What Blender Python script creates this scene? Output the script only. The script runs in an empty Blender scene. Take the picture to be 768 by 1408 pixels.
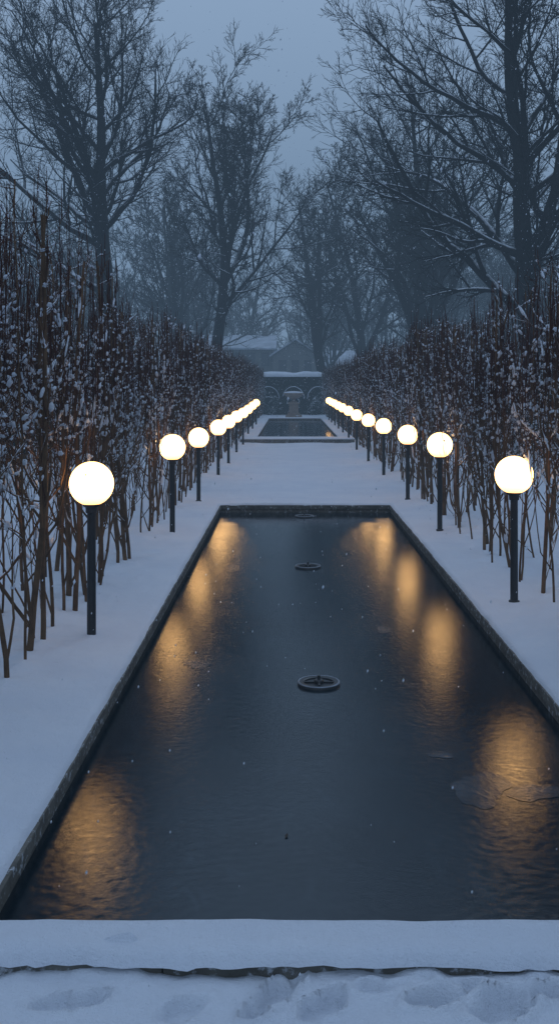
import bpy, math, numpy as np
from mathutils import Vector
rs = np.random.RandomState(7)
S = bpy.context.scene
S.view_settings.view_transform='Standard'
S.view_settings.look='None'

# ------------------------------------------------------------ helpers
def link(o, parent=None):
    S.collection.objects.link(o)
    if parent: o.parent=parent
    return o
def empty(name, loc=(0,0,0)):
    o=bpy.data.objects.new(name,None); o.location=loc; o.empty_display_size=.2
    return link(o)
def mesh_np(name,V,F,mats=(),smooth=True,mi=None):
    V=np.asarray(V,dtype=np.float32); F=np.asarray(F,dtype=np.int32)
    me=bpy.data.meshes.new(name)
    n,k=F.shape
    me.vertices.add(len(V)); me.vertices.foreach_set('co',V.ravel())
    me.loops.add(n*k); me.loops.foreach_set('vertex_index',F.ravel())
    me.polygons.add(n); me.polygons.foreach_set('loop_start',np.arange(n,dtype=np.int32)*k)
    me.polygons.foreach_set('use_smooth',np.full(n,smooth))
    for m in mats: me.materials.append(m)
    if mi is not None: me.polygons.foreach_set('material_index',np.asarray(mi,dtype=np.int32))
    me.update(calc_edges=True)
    return me
def obj(name,me,parent=None,loc=(0,0,0)):
    o=bpy.data.objects.new(name,me); o.location=loc
    return link(o,parent)
def norm(a): return a/(np.linalg.norm(a,axis=-1,keepdims=True)+1e-9)
_tab=np.random.RandomState(99).rand(256,256)
def vn(x,y,s,seed=0):
    x=np.asarray(x)*s+seed*17.3+500; y=np.asarray(y)*s+seed*9.1+500
    xi=np.floor(x).astype(int); yi=np.floor(y).astype(int)
    fx=x-xi; fy=y-yi; fx=fx*fx*(3-2*fx); fy=fy*fy*(3-2*fy)
    g=lambda a,b:_tab[a%256,b%256]
    return (g(xi,yi)*(1-fx)+g(xi+1,yi)*fx)*(1-fy)+(g(xi,yi+1)*(1-fx)+g(xi+1,yi+1)*fx)*fy-.5
def tubes(parts):
    Vs=[];Fs=[];off=0
    for P,R,s in parts:
        N,K,_=P.shape
        T=np.gradient(P,axis=1); T=norm(T)
        mt=norm(P[:,-1]-P[:,0])
        ref=np.where(np.abs(mt[:,2:3])>.8,np.array([[1.,0.13,0]]),np.array([[0.,0.,1.]]))
        u=norm(np.cross(T,ref[:,None,:])); v=np.cross(T,u)
        a=np.arange(s)*2*math.pi/s
        ring=P[:,:,None,:]+R[:,:,None,None]*(np.cos(a)[None,None,:,None]*u[:,:,None,:]+np.sin(a)[None,None,:,None]*v[:,:,None,:])
        Vs.append(ring.reshape(-1,3))
        n=np.arange(N)[:,None,None]; k=np.arange(K-1)[None,:,None]; j=np.arange(s)[None,None,:]
        b=n*K*s+k*s; j2=(j+1)%s
        F=np.stack([b+j,b+j2,b+s+j2,b+s+j],-1).reshape(-1,4)
        Fs.append(F+off); off+=N*K*s
    return np.concatenate(Vs),np.concatenate(Fs)
def integrate(p0,d,L,r0,K,wob,up,rg,taper=.75,drift=None):
    N=len(p0); P=np.zeros((N,K,3)); P[:,0]=p0; d=norm(d)
    st=(L/(K-1))[:,None]
    for k in range(1,K):
        d=d+rg.randn(N,3)*wob; d[:,2]+=up
        if drift is not None: d=d+drift
        d=norm(d); P[:,k]=P[:,k-1]+d*st
    R=r0[:,None]*(1-taper*np.linspace(0,1,K))[None]
    return P,R
def sub(P,R,n,t0,t1,lr,ang,K,wob,up,rg,rr=.55,minr=.004,shape=.5,jit=.35,taper=.75):
    N,Kp,_=P.shape
    L=np.linalg.norm(np.diff(P,axis=1),axis=2).sum(1)
    t=t0+(t1-t0)*(np.arange(n)[None]+rg.rand(N,n))/n
    f=np.clip(t,0,.999)*(Kp-1); i=f.astype(int); w=(f-i)[...,None]
    I=np.arange(N)[:,None]
    pos=P[I,i]*(1-w)+P[I,i+1]*w; tan=norm(P[I,i+1]-P[I,i])
    r=R[I,i]*(1-w[...,0])+R[I,i+1]*w[...,0]
    phi=rg.rand(N,1)*6.28+np.arange(n)[None]*2.4+rg.randn(N,n)*.4
    ref=np.where(np.abs(tan[...,2:3])>.9,np.array([1.,0,0]),np.array([0,0,1.]))
    u=norm(np.cross(tan,ref)); v=np.cross(tan,u)
    a=ang*(1+rg.randn(N,n)*.22)
    d=np.cos(a)[...,None]*tan+np.sin(a)[...,None]*(np.cos(phi)[...,None]*u+np.sin(phi)[...,None]*v)
    ln=L[:,None]*lr*(1-shape*t)*(1+jit*(rg.rand(N,n)*2-1))
    r0=np.maximum(r*rr,minr)
    return integrate(pos.reshape(-1,3),d.reshape(-1,3),ln.ravel(),r0.ravel(),K,wob,up,rg,taper)
def snow_strips(P,R,prob,rg,extra=.004,zfun=None,hp=1.,span=1,cut=1.):
    """soft lumps/strips of snow lying along the upper side of branch pieces"""
    N,K,_=P.shape
    i0=rg.randint(0,K-1-span,N); I=np.arange(N)
    A=P[I,i0];B=P[I,i0+span]; B=A+(B-A)*cut if span==1 else B
    M=P[I,i0+1] if span==2 else (A+B)/2; ra=R[I,i0]
    d=B-A; L=np.linalg.norm(d,axis=1)
    hor=np.sqrt(np.maximum(0,1-(d[:,2]/(L+1e-9))**2))**hp
    pr=prob*hor
    if zfun is not None: pr=pr*zfun(A[:,2])
    k=rg.rand(N)<pr
    A=A[k];B=B[k];M=M[k];ra=ra[k]; n=len(A)
    t=np.array([0,.1,.3,.5,.7,.9,1.])[None,:,None]
    Q=np.where(t<.5,A[:,None]*(1-2*t)+M[:,None]*2*t,M[:,None]*(2-2*t)+B[:,None]*(2*t-1))
    prof=np.array([.1,.7,1.,1.1,.9,.7,.1])[None]
    r=(ra[:,None]*.9+extra*(.5+.9*rg.rand(n,1)))*prof*(1+.35*rg.randn(n,7).clip(-1,1))
    Q[...,2]+=ra[:,None]*.5+extra*.8
    return Q,r,5

# ------------------------------------------------------------ materials
def mat(name):
    m=bpy.data.materials.new(name); m.use_nodes=True
    nt=m.node_tree; return m,nt,nt.nodes['Principled BSDF']
def N(nt,t,**kw):
    n=nt.nodes.new(t)
    for k,v in kw.items():
        if k in n.inputs: n.inputs[k].default_value=v
        else: setattr(n,k,v)
    return n
def noise(nt,scale,detail=4,rough=.6,coord='Object',sc=None,dist=0):
    tc=N(nt,'ShaderNodeTexCoord'); nz=N(nt,'ShaderNodeTexNoise')
    nz.inputs['Scale'].default_value=scale; nz.inputs['Detail'].default_value=detail; nz.inputs['Roughness'].default_value=rough
    nz.inputs['Distortion'].default_value=dist
    if sc:
        mp=N(nt,'ShaderNodeMapping'); mp.inputs['Scale'].default_value=sc
        nt.links.new(tc.outputs[coord],mp.inputs[0]); nt.links.new(mp.outputs[0],nz.inputs['Vector'])
    else: nt.links.new(tc.outputs[coord],nz.inputs['Vector'])
    return nz.outputs['Fac']
def ramp(nt,fac,stops):
    r=N(nt,'ShaderNodeValToRGB'); nt.links.new(fac,r.inputs[0])
    el=r.color_ramp.elements
    while len(el)<len(stops): el.new(.5)
    for e,(p,c) in zip(el,stops):
        e.position=p; e.color=(*c,1) if len(c)==3 else c
    return r.outputs[0]
def bump(nt,h,strength,dist,b,prev=None):
    n=N(nt,'ShaderNodeBump'); n.inputs['Strength'].default_value=strength; n.inputs['Distance'].default_value=dist
    nt.links.new(h,n.inputs['Height'])
    if prev: nt.links.new(prev,n.inputs['Normal'])
    if b: nt.links.new(n.outputs[0],b.inputs['Normal'])
    return n.outputs[0]
def mixc(nt,fac,a,b):
    m=N(nt,'ShaderNodeMix'); m.data_type='RGBA'
    nt.links.new(fac,m.inputs[0])
    for s,i in ((a,6),(b,7)):
        if isinstance(s,tuple): m.inputs[i].default_value=(*s,1)
        else: nt.links.new(s,m.inputs[i])
    return m.outputs[2]
def mrange(nt,v,a,b,c=0,d=1):
    mr=N(nt,'ShaderNodeMapRange'); mr.clamp=True
    for k,x in (('From Min',a),('From Max',b),('To Min',c),('To Max',d)): mr.inputs[k].default_value=x
    nt.links.new(v,mr.inputs['Value']); return mr.outputs[0]
def upmask(nt,lo,hi,nscale=None,namp=.5):
    g=N(nt,'ShaderNodeNewGeometry'); s=N(nt,'ShaderNodeSeparateXYZ'); nt.links.new(g.outputs['Normal'],s.inputs[0])
    z=s.outputs['Z']
    if nscale:
        nz=noise(nt,nscale,3)
        m=N(nt,'ShaderNodeMath',operation='MULTIPLY_ADD'); nt.links.new(nz,m.inputs[0]); m.inputs[1].default_value=namp*2; m.inputs[2].default_value=-namp
        a=N(nt,'ShaderNodeMath',operation='ADD'); nt.links.new(z,a.inputs[0]); nt.links.new(m.outputs[0],a.inputs[1]); z=a.outputs[0]
    return mrange(nt,z,lo,hi)

SNOW=(.78,.82,.88)
def m_snow():
    m,nt,b=mat('snow')
    c=ramp(nt,noise(nt,1.3,5),[(.3,(.72,.77,.86)),(.7,(.80,.84,.91))])
    nt.links.new(c,b.inputs['Base Color']); b.inputs['Roughness'].default_value=.75
    b.inputs['Specular IOR Level'].default_value=.25
    n1=bump(nt,noise(nt,6,6,.6),.5,.06,None)
    n2=bump(nt,noise(nt,80,4,.8),1.0,.014,b,n1)
    return m
def m_bark(name,c1,c2,lo,hi,nsc,namp=.6,snow=SNOW):
    m,nt,b=mat(name)
    base=ramp(nt,noise(nt,6,5),[(.3,c1),(.7,c2)])
    c=mixc(nt,upmask(nt,lo,hi,nsc,namp),base,snow)
    nt.links.new(c,b.inputs['Base Color']); b.inputs['Roughness'].default_value=.85
    b.inputs['Specular IOR Level'].default_value=.1
    return m
snow=m_snow()
bark=m_bark('tree_bark',(.007,.008,.010),(.020,.019,.019),.45,.8,1.2,.6)
btwig=m_bark('tree_twig_bark',(.008,.008,.010),(.018,.017,.017),.9,1.2,1.2,.5)
bark_far=m_bark('distant_bark',(.008,.010,.012),(.020,.021,.023),.8,1.1,1.0,.6)
stem=m_bark('hedge_stem_bark',(.060,.036,.022),(.17,.10,.055),.5,.75,7,.75)
twig=m_bark('hedge_twig_bark',(.030,.012,.010),(.085,.030,.020),.75,.95,5,.6)
leaf=m_bark('evergreen_leaf',(.010,.019,.016),(.025,.042,.03),.72,.9,2.5,.6)
leaf2=m_bark('clipped_leaf',(.010,.020,.018),(.022,.04,.032),.35,.7,1.6,.8)

def m_stone():
    m,nt,b=mat('coping_stone')
    base=ramp(nt,noise(nt,5,6),[(.3,(.05,.048,.042)),(.55,(.11,.105,.09)),(.8,(.18,.17,.15))])
    c=mixc(nt,mrange(nt,noise(nt,22,5,.7),.55,.66),base,(.42,.45,.49))
    nt.links.new(c,b.inputs['Base Color']); b.inputs['Roughness'].default_value=.8
    bump(nt,noise(nt,40,5),.6,.01,b); return m
stone=m_stone()
def m_simple(name,c,r=.5,metal=0,var=.25,sc=12):
    m,nt,b=mat(name)
    lo=tuple(x*(1-var) for x in c); hi=tuple(x*(1+var) for x in c)
    nt.links.new(ramp(nt,noise(nt,sc,4),[(.3,lo),(.7,hi)]),b.inputs['Base Color'])
    b.inputs['Roughness'].default_value=r; b.inputs['Metallic'].default_value=metal; return m
black=m_simple('black_painted_metal',(.010,.010,.012),.5,.0)
plastic=m_simple('black_fountain_metal',(.02,.022,.025),.35)
frost=m_simple('frosted_metal',(.22,.25,.29),.6)
plaster=m_simple('house_plaster',(.13,.13,.125),.9)
roofm=m_simple('snowy_roof',(.46,.50,.56),.9,sc=.8)
glassdark=m_simple('dark_window_glass',(.03,.035,.045),.15)
urnst=m_simple('urn_stone',(.32,.24,.19),.85,sc=6)
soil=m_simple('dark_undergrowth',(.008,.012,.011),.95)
brown=m_simple('dead_leaf',(.03,.02,.012),.8)

def m_ice():
    m,nt,b=mat('ice_covered_water')
    base=ramp(nt,noise(nt,.9,5,.6),[(.35,(.003,.009,.014)),(.7,(.010,.020,.028))])
    # faint frosty streaks and blotches in the skin of ice
    f1=mrange(nt,noise(nt,3.0,9,.78,sc=(1.4,.55,1),dist=1.5),.54,.74,0,.55)
    nt.links.new(mixc(nt,f1,base,(.045,.065,.082)),b.inputs['Base Color'])
    b.inputs['IOR'].default_value=1.5
    nt.links.new(mrange(nt,noise(nt,1.7,6,.65),.38,.68,.045,.14),b.inputs['Roughness'])
    n1=bump(nt,noise(nt,2.2,2,.4,sc=(1,.7,1)),.2,.004,None)
    n2=bump(nt,noise(nt,22,6,.8,sc=(.9,1.0,1),dist=.5),.5,.0022,None,n1)
    n3=bump(nt,noise(nt,90,3,.7),.5,.0004,b,n2)
    return m
ice=m_ice()
def m_globe():
    m,nt,b=mat('lit_opal_glass')
    tc=N(nt,'ShaderNodeTexCoord'); s=N(nt,'ShaderNodeSeparateXYZ'); nt.links.new(tc.outputs['Generated'],s.inputs[0])
    c=ramp(nt,s.outputs['Z'],[(0,(.36,.155,.045)),(.22,(.78,.42,.135)),(.6,(1,.56,.19)),(1,(.68,.37,.115))])  # shading painted into the glow: dimmer towards globe base and top
    b.inputs['Base Color'].default_value=(.8,.75,.65,1)
    b.inputs['Roughness'].default_value=.3
    nt.links.new(c,b.inputs['Emission Color']); b.inputs['Emission Strength'].default_value=7.0
    return m
globe=m_globe()

# ------------------------------------------------------------ layout
H=2.0; F=1400.
PX0,PX1,PY0,PY1=-1.17,1.70,3.86,17.3     # main pool
WZ=-.16
STEP=3.60
def ax(*segs):
    out=[]
    for a,b,s in segs: out.append(np.arange(a,b-1e-6,s))
    return np.concatenate(out)
def dedupe(a):
    a=np.unique(np.round(a,4)); return a
lip=[0,.006,.018,.04]
slip=[0,.004,.012,.025,.045]
xs=np.concatenate([ax((-300,-40,20),(-40,-10,2),(-10,-4,.4),(-4,PX0-.06,.04),(PX0,PX1,.03),(PX1+.06,5,.04),(5,12,.4),(12,40,2),(40,301,20)),
    [PX0-l for l in lip],[PX1+l for l in lip]])
ys=np.concatenate([ax((STEP+.07,PY0-.05,.025),(PY0,PY1,.06),(PY1+.06,30,.2),(30,75,.8),(75,150,5),(150,601,30)),
    [STEP+l for l in slip],[PY0-l for l in lip],[PY1+l for l in lip],[PY1]])
xs=dedupe(xs); ys=dedupe(ys)
X,Y=np.meshgrid(xs,ys)
Z=vn(X,Y,.8,1)*.035+vn(X,Y,3,2)*.018+vn(X,Y,11,3)*.008
Z+=.07*np.exp(-((X+2.2)/.5)**2)*(vn(X,Y,2,5)+.6)+.07*np.exp(-((X-2.7)/.5)**2)*(vn(X,Y,2,6)+.6)
Z+=.07*np.clip(vn(X,Y,7,40)-.15,0,1)*(np.exp(-((X+2.2)/.8)**2)+np.exp(-((X-2.7)/.8)**2))*2
dx=np.maximum(np.maximum(PX0-X,X-PX1),0); dy=np.maximum(np.maximum(PY0-Y,Y-PY1),0)
dp=np.sqrt(dx*dx+dy*dy)
inside=(X>PX0-1e-4)&(X<PX1+1e-4)&(Y>PY0-1e-4)&(Y<PY1+1e-4)
def lipz(d,h=.04,w=.045): return -h*np.clip(1-d/w,0,1)**2.2
hang=.048+.05*np.clip(vn(X,Y*0,7,51)*.6+.5*vn(X,Y*0,23,52)-.03,0,1)
Z=Z*np.clip(dp/.3+.35,0,1)+np.where(inside,0,lipz(dp))+lipz(Y-STEP,hang,.07)
edge=np.exp(-dp/.03)
X2=X+edge*((X<=PX0)*1.-(X>=PX1)*1.)*(vn(X,Y,4,8)*.012+vn(X,Y,15,18)*.006)
Y2=Y+edge*((Y<=PY0)*1.-(Y>=PY1)*1.)*(vn(X,Y,4,9)*.02+vn(X,Y,15,19)*.018)
es=np.exp(-(Y-STEP)/.03)*(Y<STEP+.3)
Y2=Y2+es*(vn(X,X*0,4,10)*.02+vn(X,X*0,14,11)*.012+vn(X,X*0,30,12)*.006)
Z[inside]=-.04
V=np.stack([X2,Y2,Z],-1).reshape(-1,3)
nx=len(xs)
cy,cx=np.meshgrid(np.arange(len(ys)-1),np.arange(nx-1),indexing='ij')
mx=(xs[cx]+xs[cx+1])/2; my=(ys[cy]+ys[cy+1])/2
keep=~((mx>PX0)&(mx<PX1)&(my>PY0)&(my<PY1))
a=(cy*nx+cx)[keep]; Fq=np.stack([a,a+1,a+nx+1,a+nx],-1)
used=np.unique(Fq); rem=np.full(len(V),-1); rem[used]=np.arange(len(used))
obj('snow_ground',mesh_np('snow_ground',V[used],rem[Fq],[snow]))

# foreground lower snow with trodden marks
xs=dedupe(ax((-300,-20,20),(-20,-3,1),(-3,3.4,.014),(3.4,20,1),(20,301,20)))
ys=dedupe(ax((-60,0,5),(0,2.6,.3),(2.6,3.70,.012)))
X,Y=np.meshgrid(xs,ys)
Z=-.090+vn(X,Y,1.5,21)*.02+vn(X,Y,5,22)*.014+vn(X,Y,14,23)*.010+vn(X,Y,35,27)*.005
Z+=np.exp(-(3.62-Y)/.045)*(-.004+np.clip(vn(X,Y*0,4,24),-.2,1)*.06+vn(X,Y*0,13,25)*.035)*(Y>3.2)
for (fx,fy,an,sx,sy,dp_) in [(-.05,3.49,-.6,.045,.12,.06),(.12,3.43,-.9,.05,.09,.05),(.5,3.46,-1.2,.05,.11,.065),(.72,3.42,-1.0,.055,.12,.065),(.93,3.50,-1.4,.04,.09,.055),
      (1.15,3.43,-1.3,.05,.11,.055),(-.74,3.44,-1.3,.045,.10,.04),(.3,3.52,-1.4,.04,.09,.03),(-.36,3.41,-1.0,.05,.09,.035),(.62,3.54,-1.5,.035,.08,.035)]:
    ca,sa=math.cos(an),math.sin(an)
    u,v=(X-fx)*ca+(Y-fy)*sa,-(X-fx)*sa+(Y-fy)*ca
    q=(u/sx)**2+(v/sy)**2+vn(X,Y,14,30)*1.6+vn(X,Y,45,31)*.6
    Z+=-dp_/(1+np.exp((q-1)*5))+dp_*.35*np.exp(-(q-1.9)**2*2)
V=np.stack([X,Y,Z],-1).reshape(-1,3); nx=len(xs)
cy,cx=np.meshgrid(np.arange(len(ys)-1),np.arange(nx-1),indexing='ij'); a=(cy*nx+cx).ravel()
obj('snow_path',mesh_np('snow_path',V,np.stack([a,a+1,a+nx+1,a+nx],-1),[snow]))

def boxes(name,bl,mats,parent=None,smooth=False,bev=0):
    V=[];Fq=[];mi=[]
    for bx in bl:
        x0,x1,y0,y1,z0,z1=bx[:6]; m=bx[6] if len(bx)>6 else 0
        o=len(V)
        V+=[(x0,y0,z0),(x1,y0,z0),(x1,y1,z0),(x0,y1,z0),(x0,y0,z1),(x1,y0,z1),(x1,y1,z1),(x0,y1,z1)]
        Fq+=[(o,o+3,o+2,o+1),(o+4,o+5,o+6,o+7),(o,o+1,o+5,o+4),(o+1,o+2,o+6,o+5),(o+2,o+3,o+7,o+6),(o+3,o,o+4,o+7)]
        mi+=[m]*6
    ob=obj(name,mesh_np(name,V,Fq,mats,smooth,mi),parent)
    if bev:
        b=ob.modifiers.new('bevel','BEVEL'); b.width=bev; b.segments=2
    return ob
pool=empty('garden_pool')
bl=[]
g=.002
def run(a,b,step):
    n=max(1,round((b-a)/step)); e=np.linspace(a,b,n+1); return [(e[i]+g,e[i+1]-g) for i in range(n)]
for a0,b0 in run(PY0,PY1,.9):
    j=rs.randn()*.002
    bl.append((PX0-.30,PX0+.008+j,a0,b0,-.10,-.034)); bl.append((PX1-.008+j,PX1+.30,a0,b0,-.10,-.034))
for a0,b0 in run(PX0-.3,PX1+.3,.85):
    bl.append((a0,b0,PY1-.006,PY1+.3,-.10,-.034))
for a0,b0 in run(-14.,14.,.9):
    bl.append((a0,b0,STEP+.02,PY0-.004,-.13,-.050))
boxes('coping',bl,[stone],pool,bev=.005)
bl=[(PX0-.3,PX0-.015,PY0-.02,PY1+.3,-.6,-.103),(PX1+.015,PX1+.3,PY0-.02,PY1+.3,-.6,-.103),
    (PX0-.013,PX1+.013,PY1+.02,PY1+.29,-.6,-.104),(PX0-.013,PX1+.013,STEP+.05,PY0-.03,-.6,-.134),
    (-14,PX0-.31,STEP+.05,STEP+.2,-.3,-.134),(PX1+.31,14,STEP+.05,STEP+.2,-.3,-.134)]
boxes('pool_wall',bl,[stone],pool)
obj('water',mesh_np('water',[(PX0-.1,PY0-.1,WZ),(PX1+.1,PY0-.1,WZ),(PX1+.1,PY1+.1,WZ),(PX0-.1,PY1+.1,WZ)],[(0,1,2,3)],[ice]),pool)
ip,nt,b=mat('thin_ice_skin')
nt.links.new(ramp(nt,noise(nt,5,5,.6),[(.35,(.010,.019,.026)),(.7,(.045,.062,.078))]),b.inputs['Base Color'])
b.inputs['IOR'].default_value=1.5; b.inputs['Roughness'].default_value=.16; bump(nt,noise(nt,20,5,.7),.5,.004,b)
AV=[];AF=[]
for k,(cx_,cy_,rx,ry) in enumerate([(1.02,5.45,.15,.22),(1.30,5.40,.13,.12),(.88,5.95,.06,.06),(-.72,7.9,.10,.13),(.82,9.0,.07,.12),(-.66,12.,.10,.2)]):
    n_=48; aa=np.linspace(0,2*math.pi,n_,endpoint=False)
    rr=1+.22*np.sin(2*aa+k)+.12*np.sin(3*aa+2*k)+.07*np.sin(7*aa+k*3)+.04*np.sin(13*aa+k)
    o=len(AV); AV.append((cx_,cy_,WZ+.0022)); AV+=[(cx_+rx*r_*math.cos(q),cy_+ry*r_*math.sin(q),WZ+.0018) for r_,q in zip(rr,aa)]
    AF+=[(o,o+1+i,o+1+(i+1)%n_) for i in range(n_)]
obj('thin_ice',mesh_np('thin_ice',AV,AF,[ip]),pool)
lf=obj('fallen_leaf',mesh_np('fallen_leaf',[(-.006,-.02,0),(.008,-.004,.005),(.004,.026,.006),(-.008,.006,.002)],[(0,1,2,3)],[brown]),None,(-.015,4.87,WZ+.003))

def lathe(prof,s=32):
    V=[];Fq=[]
    for r,z in prof:
        for i in range(s):
            a=2*math.pi*i/s; V.append((r*math.cos(a),r*math.sin(a),z))
    for k in range(len(prof)-1):
        for i in range(s):
            j=(i+1)%s; Fq.append((k*s+i,k*s+j,(k+1)*s+j,(k+1)*s+i))
    return V,Fq
def lathe_obj(name,prof,m,parent,loc=(0,0,0),s=32,autos=True):
    V,Fq=lathe(prof,s); o=obj(name,mesh_np(name,V,Fq,[m],True),parent,loc)
    if autos:
        e=o.modifiers.new('es','EDGE_SPLIT'); e.split_angle=math.radians(35)
    return o
for (x,y) in [(.21,7.36),(.216,12.1),(.24,16.75)]:
    fo=empty('pool_fountain_nozzle',(x,y,WZ))
    lathe_obj('float_ring',[(.105,.004),(.108,.018),(.118,.022),(.148,.020),(.153,.010),(.152,-.01),(.10,-.01),(.105,.004)],plastic,fo,s=48)
    lathe_obj('frosted_edge',[(.140,.0225),(.148,.025),(.153,.018)],frost,fo,s=48)
    lathe_obj('inner_disc',[(.001,.010),(.098,.010),(.10,0)],plastic,fo)
    lathe_obj('hub',[(.035,.008),(.035,.03),(.028,.036),(.001,.036)],plastic,fo,s=20)
    lathe_obj('nozzle',[(.012,.03),(.011,.065),(.001,.066)],plastic,fo,s=12)
    bl=[(-.12,.12,-.007,.007,.012,.021),(-.007,.007,-.12,.12,.022,.030)]
    boxes('spokes',bl,[plastic],fo)

# ------------------------------------------------------------ lamps
def sphere_prof(r,cz,n=24,a0=-88,a1=90):
    return [(max(.001,r*math.cos(math.radians(t))),cz+r*math.sin(math.radians(t))) for t in np.linspace(a0,a1,n)]
Vg,Fg=lathe(sphere_prof(.175,0),40)
globe_me=mesh_np('globe',Vg,Fg,[globe],True)
def lamp(x,y,z):
    e=empty('globe_garden_lamp',(x,y,0))
    o=obj('globe',globe_me,e,(0,0,z))
    lathe_obj('post',[(.05,-.05),(.05,.012),(.036,.02),(.034,z-.2),(.001,z-.2)],black,e,s=20)
    lathe_obj('collar',[(.034,z-.235),(.045,z-.23),(.047,z-.19),(.066,z-.175),(.072,z-.16),(.03,z-.155)],black,e,s=24)
for px,py in [(126,665),(237,615),(273,602),(300,588),(314,580),(325,573),(334,568),(341,563),(347,558),(352,554)]:
    d=1.57*F/(398-px); lamp(-1.57,d,2-(py-530)*d/F)
for px,py in [(706,653),(604,612),(560,598),(527,586),(506,578),(490,571),(479,565),(471,561),(465,558),(460,555),(455.5,553),(452,551)]:
    d=2.07*F/(px-398); lamp(2.07,d,2-(py-530)*d/F)

# ------------------------------------------------------------ pleached hedges
def hedge_section(Ls,top,sd,dens=4.4):
    rg=np.random.RandomState(sd)
    n=int(Ls*dens)
    x=np.where(rg.rand(n)<.65,rg.randn(n)*.05,.5+rg.randn(n)*.12)
    y=(np.arange(n)+rg.rand(n))/n*Ls
    p=np.stack([x,y,np.full(n,-.05)],-1)
    d=np.stack([rg.randn(n)*.06,rg.randn(n)*.11,np.ones(n)],-1)
    r0=.011+rg.rand(n)**2*.018
    P0,R0=integrate(p,d,top*(.92+.16*rg.rand(n)),r0,16,.042,.10,rg,.55)
    Pa,Ra=sub(P0,R0,4,.03,.5,.42,.75,9,.10,.20,rg,.62,.005,.2)
    P1,R1=sub(P0,R0,11,.30,.99,.21,1.0,6,.09,.12,rg,.55,.0045,.45)
    P1c,R1c=sub(Pa,Ra,6,.3,1,.4,.65,6,.08,.18,rg,.6,.004,.3)
    P1=np.concatenate([P1,P1c]);R1=np.concatenate([R1,R1c])
    P2,R2=sub(P1,R1,4,.12,1,.55,.8,5,.09,.12,rg,.65,.0032,.3)
    k=rg.rand(len(P2))<np.clip((P2[:,0,2]-.6)/1.3,.12,1); P2=P2[k];R2=R2[k]
    P3,R3=sub(P2,R2,2,.2,1,.6,.6,4,.08,.10,rg,.7,.0026,.2)
    k=rg.rand(len(P3))<np.clip((P3[:,0,2]-.9)/1.1,.05,.7); P3=P3[k];R3=R3[k]
    src=P1[:,2:5].reshape(-1,3); src=src[src[:,2]>top*.55]; src=src[rg.permutation(len(src))[:int(Ls*95)]]
    m=len(src); dd=np.stack([rg.randn(m)*.08,rg.randn(m)*.08,np.ones(m)],-1)
    P4,R4=integrate(src,dd,.25+.5*rg.rand(m),np.full(m,.0050),4,.03,.1,rg,.5)
    allp=[(P0,R0,7),(Pa,Ra,5),(P1,R1,4),(P2,R2,3),(P3,R3,3),(P4,R4,3)]
    lim=top*.95
    for q in allp:
        z=q[0][...,2]; kk=z>lim; z[kk]=lim+(z[kk]-lim)*.5
        xx=q[0][...,0]; kk=xx<-.12; xx[kk]=-.12+(xx[kk]+.12)*.3
    V1,F1=tubes(allp[:3]); V2,F2=tubes(allp[3:])
    zf=lambda z:.35+1.2*np.exp(-((z-top*.62)/.6)**2)
    V3,F3=tubes([snow_strips(P1,R1,1.1,rg,.010,zfun=zf,hp=2,cut=.8),snow_strips(P1,R1,1.1,rg,.013,zfun=zf,hp=2,cut=.5),
                 snow_strips(P1,R1,.7,rg,.007,zfun=zf,hp=2.5,span=2),snow_strips(P1,R1,.8,rg,.009,zfun=zf,hp=2,cut=.6),
                 snow_strips(P2,R2,1.0,rg,.0085,zfun=zf,hp=2,cut=.6),snow_strips(Pa,Ra,.8,rg,.009,hp=1.5,cut=.8),snow_strips(Pa,Ra,.5,rg,.007,hp=1.5,span=2)])
    return (mesh_np('stems',V1,F1,[stem]),mesh_np('twigs',V2,F2,[twig]),mesh_np('snow_on_branches',V3,F3,[snow]))
SL=3.2
secs=[hedge_section(SL,3.0,100+i) for i in range(5)]
near=[hedge_section(SL,3.5,200,6.),hedge_section(SL,3.15,201,5.2)]
for side,x0 in ((-1,-1.92),(1,2.38)):
    h=empty('pleached_hedge')
    y=4.6;i=0
    while y<66:
        fl=(i//2)%2
        s=near[i] if (side<0 and i<2) else secs[(i*3+(side>0))%5]
        for me in s:
            o=obj(me.name,me,h,(x0,y+(SL if fl else 0),0))
            o.scale=(side*(1.),-1 if fl else 1,(1+.03*math.sin(i*2.1)))
        y+=SL;i+=1

# ------------------------------------------------------------ evergreen shrub masses
def leaf_mass(cent,rad,n,size,sd):
    rg=np.random.RandomState(sd); c=len(cent)
    u=norm(rg.randn(c,n,3)); r=(.55+.5*rg.rand(c,n,1)**.5)
    p=cent[:,None,:]+u*r*rad[:,None,:]
    p=p.reshape(-1,3); p=p[p[:,2]>.02]; m=len(p)
    a=norm(rg.randn(m,3)+np.array([0,0,.2])); b_=norm(np.cross(a,rg.randn(m,3)))
    s=size*(.6+.8*rg.rand(m,1))
    V=np.stack([p-a*s,p+b_*s*.45,p+a*s,p-b_*s*.45],1).reshape(-1,3)
    return V,np.arange(m*4).reshape(-1,4)
for side,x0 in ((-1,-6.6),(1,7.2)):
    rg=np.random.RandomState(50+side); c=130
    cent=np.stack([x0+rg.randn(c)*.7,10+rg.rand(c)*57,.6+rg.rand(c)*1.6],-1)
    rad=np.stack([.6+.5*rg.rand(c),.7+.7*rg.rand(c),.4+.5*rg.rand(c)],-1)
    V,Fq=leaf_mass(cent,rad,300,.08,60+side)
    obj('evergreen_shrubs',mesh_np('evergreen_shrubs',V,Fq,[leaf],False))
rg=np.random.RandomState(70); n=110
cent=np.stack([-70+140*rg.rand(n),88+rg.rand(n)*12,1+rg.rand(n)*2.2],-1)
cent=cent[(np.abs(cent[:,0]-1.5)>10)]
rad=np.stack([2+1.5*rg.rand(len(cent)),1.5+rg.rand(len(cent)),1.2+1.3*rg.rand(len(cent))],-1)
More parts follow.
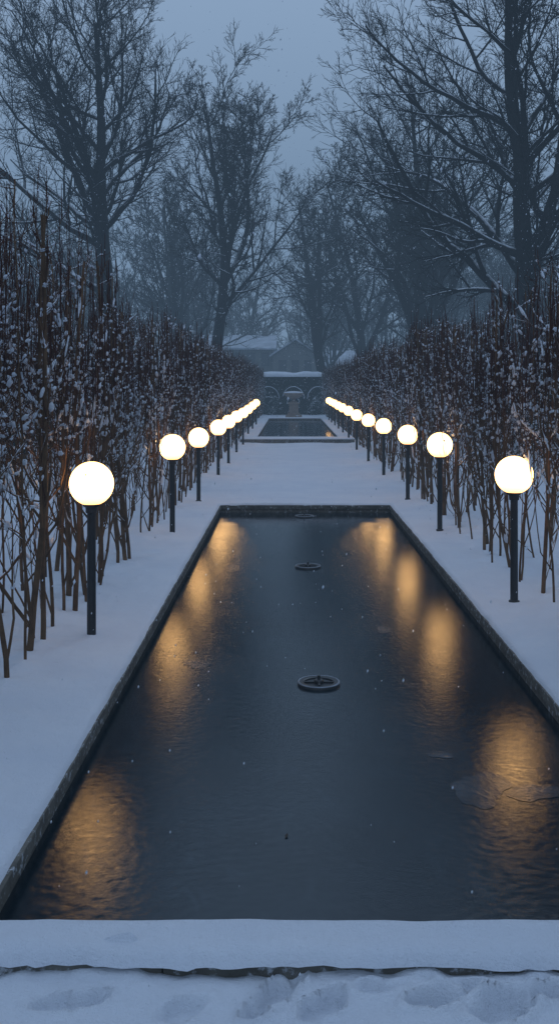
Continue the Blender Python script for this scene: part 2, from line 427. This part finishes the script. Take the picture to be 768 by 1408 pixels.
V,Fq=leaf_mass(cent,rad,420,.22,71); obj('distant_shrubs',mesh_np('distant_shrubs',V,Fq,[leaf],False))

# ------------------------------------------------------------ end of the axis: clipped hedge wall
e=empty('clipped_evergreen_hedge')
WY=70.
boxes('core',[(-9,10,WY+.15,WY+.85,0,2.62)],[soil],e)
rg=np.random.RandomState(81); n=15000
p=np.stack([-9.1+19.2*rg.rand(n),WY+.1-.12*rg.rand(n),2.7*rg.rand(n)],-1)
a=norm(rg.randn(n,3)); b_=norm(np.cross(a,rg.randn(n,3))); s=.08*(.6+.8*rg.rand(n,1))
V=np.stack([p-a*s,p+b_*s*.5,p+a*s,p-b_*s*.5],1).reshape(-1,3)
obj('foliage',mesh_np('foliage',V,np.arange(n*4).reshape(-1,4),[leaf],False),e)
xs=np.arange(-9.2,10.2,.1); prof=[(-.30,0),(-.28,.14),(-.1,.24),(.3,.28),(.8,.24),(1.05,.1),(1.08,0)]
V=[];Fq=[]
for i,x in enumerate(xs):
    for (yy,zz) in prof: V.append((x,WY+yy+.06*float(vn(x,yy,2,1)),2.64+zz*(1+.6*float(vn(x,yy,1.3,2)))+(-.05 if zz==0 else 0)))
kp=len(prof)
for i in range(len(xs)-1):
    for j in range(kp-1): q=i*kp+j; Fq.append((q,q+kp,q+kp+1,q+1))
obj('snow_cap',mesh_np('snow_cap',V,Fq,[snow]),e)
PA=[];RA=[]
for cx_ in (-3.0,-1.45,.25,1.95,3.5):
    for rr_,hz in ((.72,1.15),(.42,.8)):
        t=np.linspace(0,math.pi,14)
        PA.append(np.stack([cx_+rr_*np.cos(t),np.full(14,WY-.14),hz+rr_*1.15*np.sin(t)-.1],-1)); RA.append(np.full(14,.04)*(1+.3*rg.randn(14).clip(-1,1)))
PA=np.array(PA);RA=np.array(RA)
V,Fq=tubes([(PA,RA,6)]); obj('trained_branches',mesh_np('trained_branches',V,Fq,[bark]),e)
PB=PA.copy(); PB[...,2]+=.04; V,Fq=tubes([(PB,RA*1.0,6)]); obj('branch_snow',mesh_np('branch_snow',V,Fq,[snow]),e)
cent=[];rad=[]
for x,hh,ww in [(-2.1,1.8,.6),(-1.15,1.1,.4),(1.75,1.15,.4),(2.7,1.8,.6),(-3.6,1.5,.7),(4.2,1.5,.7)]:
    for q in range(3): cent.append((x+(q-1)*.15,WY-1.0,hh*(.3+.25*q))); rad.append((ww*(1-.22*q),.5,hh*.38))
V,Fq=leaf_mass(np.array(cent),np.array(rad),800,.06,90)
obj('snowy_bushes',mesh_np('snowy_bushes',V,Fq,[leaf2],False))

# second pool (raised)
p2=empty('raised_garden_pool')
ox0,ox1,oy0,oy1=-1.72,2.25,35.4,58.6; ix0,ix1,iy0,iy1=-1.17,1.74,36.5,57.4
fr_=lambda z0,z1,gx=0:[(ox0-gx,ox1+gx,oy0-gx,iy0+gx,z0,z1),(ox0-gx,ox1+gx,iy1-gx,oy1+gx,z0,z1),(ox0-gx,ix0+gx,iy0+gx,iy1-gx,z0,z1),(ix1-gx,ox1+gx,iy0+gx,iy1-gx,z0,z1)]
boxes('coping',fr_(-.1,.12),[stone],p2)
boxes('snow_cover',fr_(.123,.17,.01),[snow],p2,bev=.02)
obj('water',mesh_np('water',[(ix0-.02,iy0-.02,.05),(ix1+.02,iy0-.02,.05),(ix1+.02,iy1+.02,.05),(ix0-.02,iy1+.02,.05)],[(0,1,2,3)],[ice]),p2)
u=empty('stone_urn_fountain',(.25,63,0))
boxes('plinth',[(-.5,.5,-.5,.5,-.05,.18),(-.38,.38,-.38,.38,.18,.3),(-.28,.28,-.28,.28,.3,.85),(-.36,.36,-.36,.36,.85,.95)],[urnst],u,bev=.015)
lathe_obj('urn_bowl',[(.22,.95),(.2,1.0),(.1,1.06),(.09,1.14),(.2,1.2),(.42,1.3),(.58,1.42),(.62,1.5),(.6,1.53),(.5,1.5),(.001,1.46)],urnst,u)
lathe_obj('snow_cover',[(.6,1.532),(.57,1.58),(.4,1.62),(.2,1.64),(.001,1.65)],snow,u,autos=False)

# ------------------------------------------------------------ house
hs=empty('villa_house',(0,115,0))
def gable(name,x0,x1,y0,y1,ze,zp,axis,m,over=.4,th=.18):
    if axis=='y':
        xm=(x0+x1)/2; A=[(x0-over,ze-.25),(xm,zp),(x1+over,ze-.25)]
        V=[];
        for yy in (y0-over,y1+over):
            for (x,z) in A: V.append((x,yy,z))
            for (x,z) in A: V.append((x,yy,z+th))
    else:
        ym=(y0+y1)/2; A=[(y0-over,ze-.25),(ym,zp),(y1+over,ze-.25)]; V=[]
        for xx in (x0-over,x1+over):
            for (y_,z) in A: V.append((xx,y_,z))
            for (y_,z) in A: V.append((xx,y_,z+th))
    Fq=[(0,1,7,6),(1,2,8,7),(3,4,10,9),(4,5,11,10),(0,1,4,3),(1,2,5,4),(6,7,10,9),(7,8,11,10),(0,3,9,6),(2,5,11,8)]
    return obj(name,mesh_np(name,V,Fq,[m],False),hs)
boxes('walls',[(-13,-1.9,0,8,0,6.2),(-1.85,3.15,-2,8,0,5.3),(3.2,14,0,8,0,4.3)],[plaster],hs)
V=[(-1.85,-2,5.302),(3.15,-2,5.302),(.65,-2,6.95),(-1.85,-1.8,5.302),(3.15,-1.8,5.302),(.65,-1.8,6.95)]
obj('gable_wall',mesh_np('gable_wall',V,[(0,1,2),(3,5,4)],[plaster],False),hs)
gable('main_roof',-13,-1.9,0,8,6.3,7.7,'x',roofm)
gable('gable_roof',-1.85,3.15,-2,8,5.4,7.05,'y',roofm)
gable('wing_roof',3.2,14,0,8,4.4,5.9,'x',roofm)
boxes('chimneys',[(-8,-7.2,3.6,4.4,7,9.0),(-3.2,-2.5,3.6,4.4,7,8.7)],[plaster],hs)
wl=[]
for x in (-12,-10.2,-8.4,-6.6,-4.8,-3.2): wl+=[(x,x+.9,-.06,-.01,4.2,5.7),(x,x+.9,-.06,-.01,1.2,3.0)]
for x in (-1.2,.2,1.6): wl+=[(x,x+.8,-2.06,-2.01,3.3,4.8)]
for x in (4.5,6.5,8.5,10.5): wl+=[(x,x+.9,-.06,-.01,1.5,3.3)]
boxes('windows',wl,[glassdark],hs)
boxes('door',[(.1,1.2,-2.07,-2.01,0,2.3)],[glassdark],hs)

# ------------------------------------------------------------ trees
def tree_mesh(name,Ht,r,sd,m,lean=(0,0),base=.22,n1=15,a1=.85,up1=.05,l1=.55,dens=1.0,leaders=2,minr=.010,trunkf=.9,shape1=.55,la=.42,n4=5,n5=2,drift=0,m2=None):
    rg=np.random.RandomState(sd)
    P0,R0=integrate(np.array([[0,0,-.3]]),np.array([[lean[0],lean[1],1.]]),np.array([Ht*trunkf]),np.array([r]),18,.05,.035,rg,.85,drift=np.array([[drift,0,0]]))
    R0[0,0]*=1.35; R0[0,1]*=1.05
    parts=[(P0,R0,12)]
    PL,RL=sub(P0,R0,leaders,base,base+.2,.62,la,14,.09,.07,rg,.7,.05,.15,.2,.85)
    parts.append((PL,RL,8))
    P1a,R1a=sub(P0,R0,n1,base+.02,.99,l1,a1,13,.10,up1,rg,.5,.04,shape1)
    P1b,R1b=sub(PL,RL,8,.15,.99,.5,.8,13,.10,up1,rg,.55,.035,.5)
    P1=np.concatenate([P1a,P1b]);R1=np.concatenate([R1a,R1b]); parts.append((P1,R1,6))
    P2,R2=sub(P1,R1,int(9*dens),.12,1,.48,.65,9,.085,.035,rg,.6,.024,.4); parts.append((P2,R2,4))
    P3,R3=sub(P2,R2,int(7*dens),.10,1,.46,.6,7,.075,.03,rg,.6,minr*1.4,.35)
    P4,R4=sub(P3,R3,n4,.15,1,.5,.55,4,.06,.02,rg,.7,minr,.3,taper=.4)
    fine=[(P3,R3,3),(P4,R4,3)]
    if n5:
        P5,R5=sub(P4,R4,n5,.25,1,.65,.5,3,.05,.02,rg,.8,minr*.85,.3,taper=.4); fine.append((P5,R5,3))
    V,Fq=tubes(parts); V2,F2=tubes(fine)
    mi=np.concatenate([np.zeros(len(Fq)),np.ones(len(F2))])
    return mesh_np(name,np.concatenate([V,V2]),np.concatenate([Fq,F2+len(V)]),[m,m2 or m],mi=mi)
def place(px,depth): return (px-398)*depth/F
def tree(px,depth,*a,rot=0,sc=(1,1,1),**k):
    me=tree_mesh('bare_tree',*a,m2=btwig,**k); o=obj('bare_tree',me,None,(place(px,depth),depth,0)); o.rotation_euler[2]=rot; o.scale=sc; return o
tree(160,45,20.5,.52,41,bark,base=.33,n1=21,l1=.54,leaders=2,la=.35)
tree(295,60,20.5,.42,12,bark,lean=(.03,0),base=.30,l1=.47,n1=16,minr=.012)
tree(455,78,19.,.46,13,bark,lean=(-.22,0),base=.25,l1=.42,n1=12,dens=.9,minr=.015,drift=-.008)
tree(578,60,20.5,.50,14,bark,lean=(-.05,0),base=.18,leaders=3,l1=.55,n1=18,minr=.013)
tree(745,38,19.5,.54,15,bark,lean=(-.04,0),base=.25,l1=.58,leaders=1,n1=21,up1=.03)
protos=[tree_mesh('woodland_tree',17,.34,s_,bark_far,base=.2,n1=12,dens=.85,minr=.018,l1=.5,n5=0,n4=6) for s_ in (31,32,33)]
wood=empty('distant_trees')
rg=np.random.RandomState(5)
cand=[(x_,y_) for y_ in (80,96,104,116,146) for x_ in np.arange(-75,80,5.6+ y_*.02)]
for k,(x_,y_) in enumerate(cand):
    x=x_+rg.randn()*2; y=y_+rg.randn()*2
    px=398+x*F/y
    if px<-250 or px>1050: continue
    if 345<px<440 and y<135: continue
    if 290<px<500 and y<99 : continue
    if abs(x-1)<14 and 107<y<128: y+=16
    o=obj('woodland_tree',protos[k%3],wood,(x,y,0)); o.rotation_euler[2]=rg.rand()*6.28
    sc=.85+.45*rg.rand()
    c_=1-.2*math.exp(-((px-410)/80)**2)
    o.scale=(sc,sc,sc*c_)

# snowflakes
rg=np.random.RandomState(9); m=9000
c=np.stack([rg.rand(m)*14-7,2.6+rg.rand(m)**1.1*26,-.1+rg.rand(m)*7],-1)
s=(.0016+.0026*rg.rand(m)**1.5)[:,None,None]*(1+c[:,1]/30)[:,None,None]
oc=np.array([(1,0,0),(0,1,0),(-1,0,0),(0,-1,0),(.3,0,1),(-.3,0,-1)],float)*np.array([1,1,2.])
of=np.array([(0,1,4),(1,2,4),(2,3,4),(3,0,4),(1,0,5),(2,1,5),(3,2,5),(0,3,5)])
obj('snowflakes',mesh_np('snowflakes',(c[:,None]+oc[None]*s).reshape(-1,3),(of[None]+(np.arange(m)*6)[:,None,None]).reshape(-1,3),[snow]))

# ------------------------------------------------------------ mist volume
mm=bpy.data.materials.new('glowing_mist'); mm.use_nodes=True; nt=mm.node_tree
for n_ in list(nt.nodes):
    if n_.type=='BSDF_PRINCIPLED': nt.nodes.remove(n_)
D=.0046
va=N(nt,'ShaderNodeVolumeAbsorption'); va.inputs['Color'].default_value=(0,0,0,1); va.inputs['Density'].default_value=D
ve=N(nt,'ShaderNodeEmission'); ve.inputs['Color'].default_value=(.105,.172,.262,1); ve.inputs['Strength'].default_value=D  # haze painted in: own blue emission stands in for light scattered by mist
vs=N(nt,'ShaderNodeAddShader'); nt.links.new(va.outputs[0],vs.inputs[0]); nt.links.new(ve.outputs[0],vs.inputs[1])
out=[n_ for n_ in nt.nodes if n_.type=='OUTPUT_MATERIAL'][0]; nt.links.new(vs.outputs[0],out.inputs['Volume'])
boxes('glowing_mist',[(-150,150,-20,200,-1,40)],[mm])

# ------------------------------------------------------------ world, sun, camera
w=bpy.data.worlds.new('World'); S.world=w; w.use_nodes=True; nt=w.node_tree
bg=nt.nodes['Background']; sky=nt.nodes.new('ShaderNodeTexSky'); sky.sky_type='NISHITA'; sky.sun_disc=False
sky.sun_elevation=math.radians(3); sky.sun_rotation=math.radians(200); sky.dust_density=2; sky.ozone_density=4
nt.links.new(sky.outputs[0],bg.inputs[0]); bg.inputs[1].default_value=.01
tc=N(nt,'ShaderNodeTexCoord'); sp=N(nt,'ShaderNodeSeparateXYZ'); nt.links.new(tc.outputs['Generated'],sp.inputs[0])
gr=ramp(nt,sp.outputs['Z'],[(0,(.24,.36,.53)),(.35,(.33,.46,.655)),(1,(.47,.63,.90))])
bg2=nt.nodes.new('ShaderNodeBackground'); nt.links.new(gr,bg2.inputs[0]); bg2.inputs[1].default_value=1.0
ad=nt.nodes.new('ShaderNodeAddShader'); wo=[n_ for n_ in nt.nodes if n_.type=='OUTPUT_WORLD'][0]
nt.links.new(bg.outputs[0],ad.inputs[0]); nt.links.new(bg2.outputs[0],ad.inputs[1]); nt.links.new(ad.outputs[0],wo.inputs[0])
sl=bpy.data.lights.new('sun','SUN'); sl.energy=.3; sl.angle=math.radians(18); sl.color=(.68,.83,1)
so=obj('sun',sl); so.rotation_euler=(math.radians(-55),0,math.radians(-25))
cd=bpy.data.cameras.new('camera'); co=obj('camera',cd,None,(0,0,H)); co.rotation_euler=(math.radians(90),0,0)
cd.sensor_fit='VERTICAL'; cd.sensor_height=36; cd.lens=F/1408*36
cd.shift_y=-174/1408; cd.shift_x=-14/1408; cd.clip_end=2000; cd.clip_start=.05
S.camera=co
print('faces',sum(len(m.polygons) for m in bpy.data.meshes))
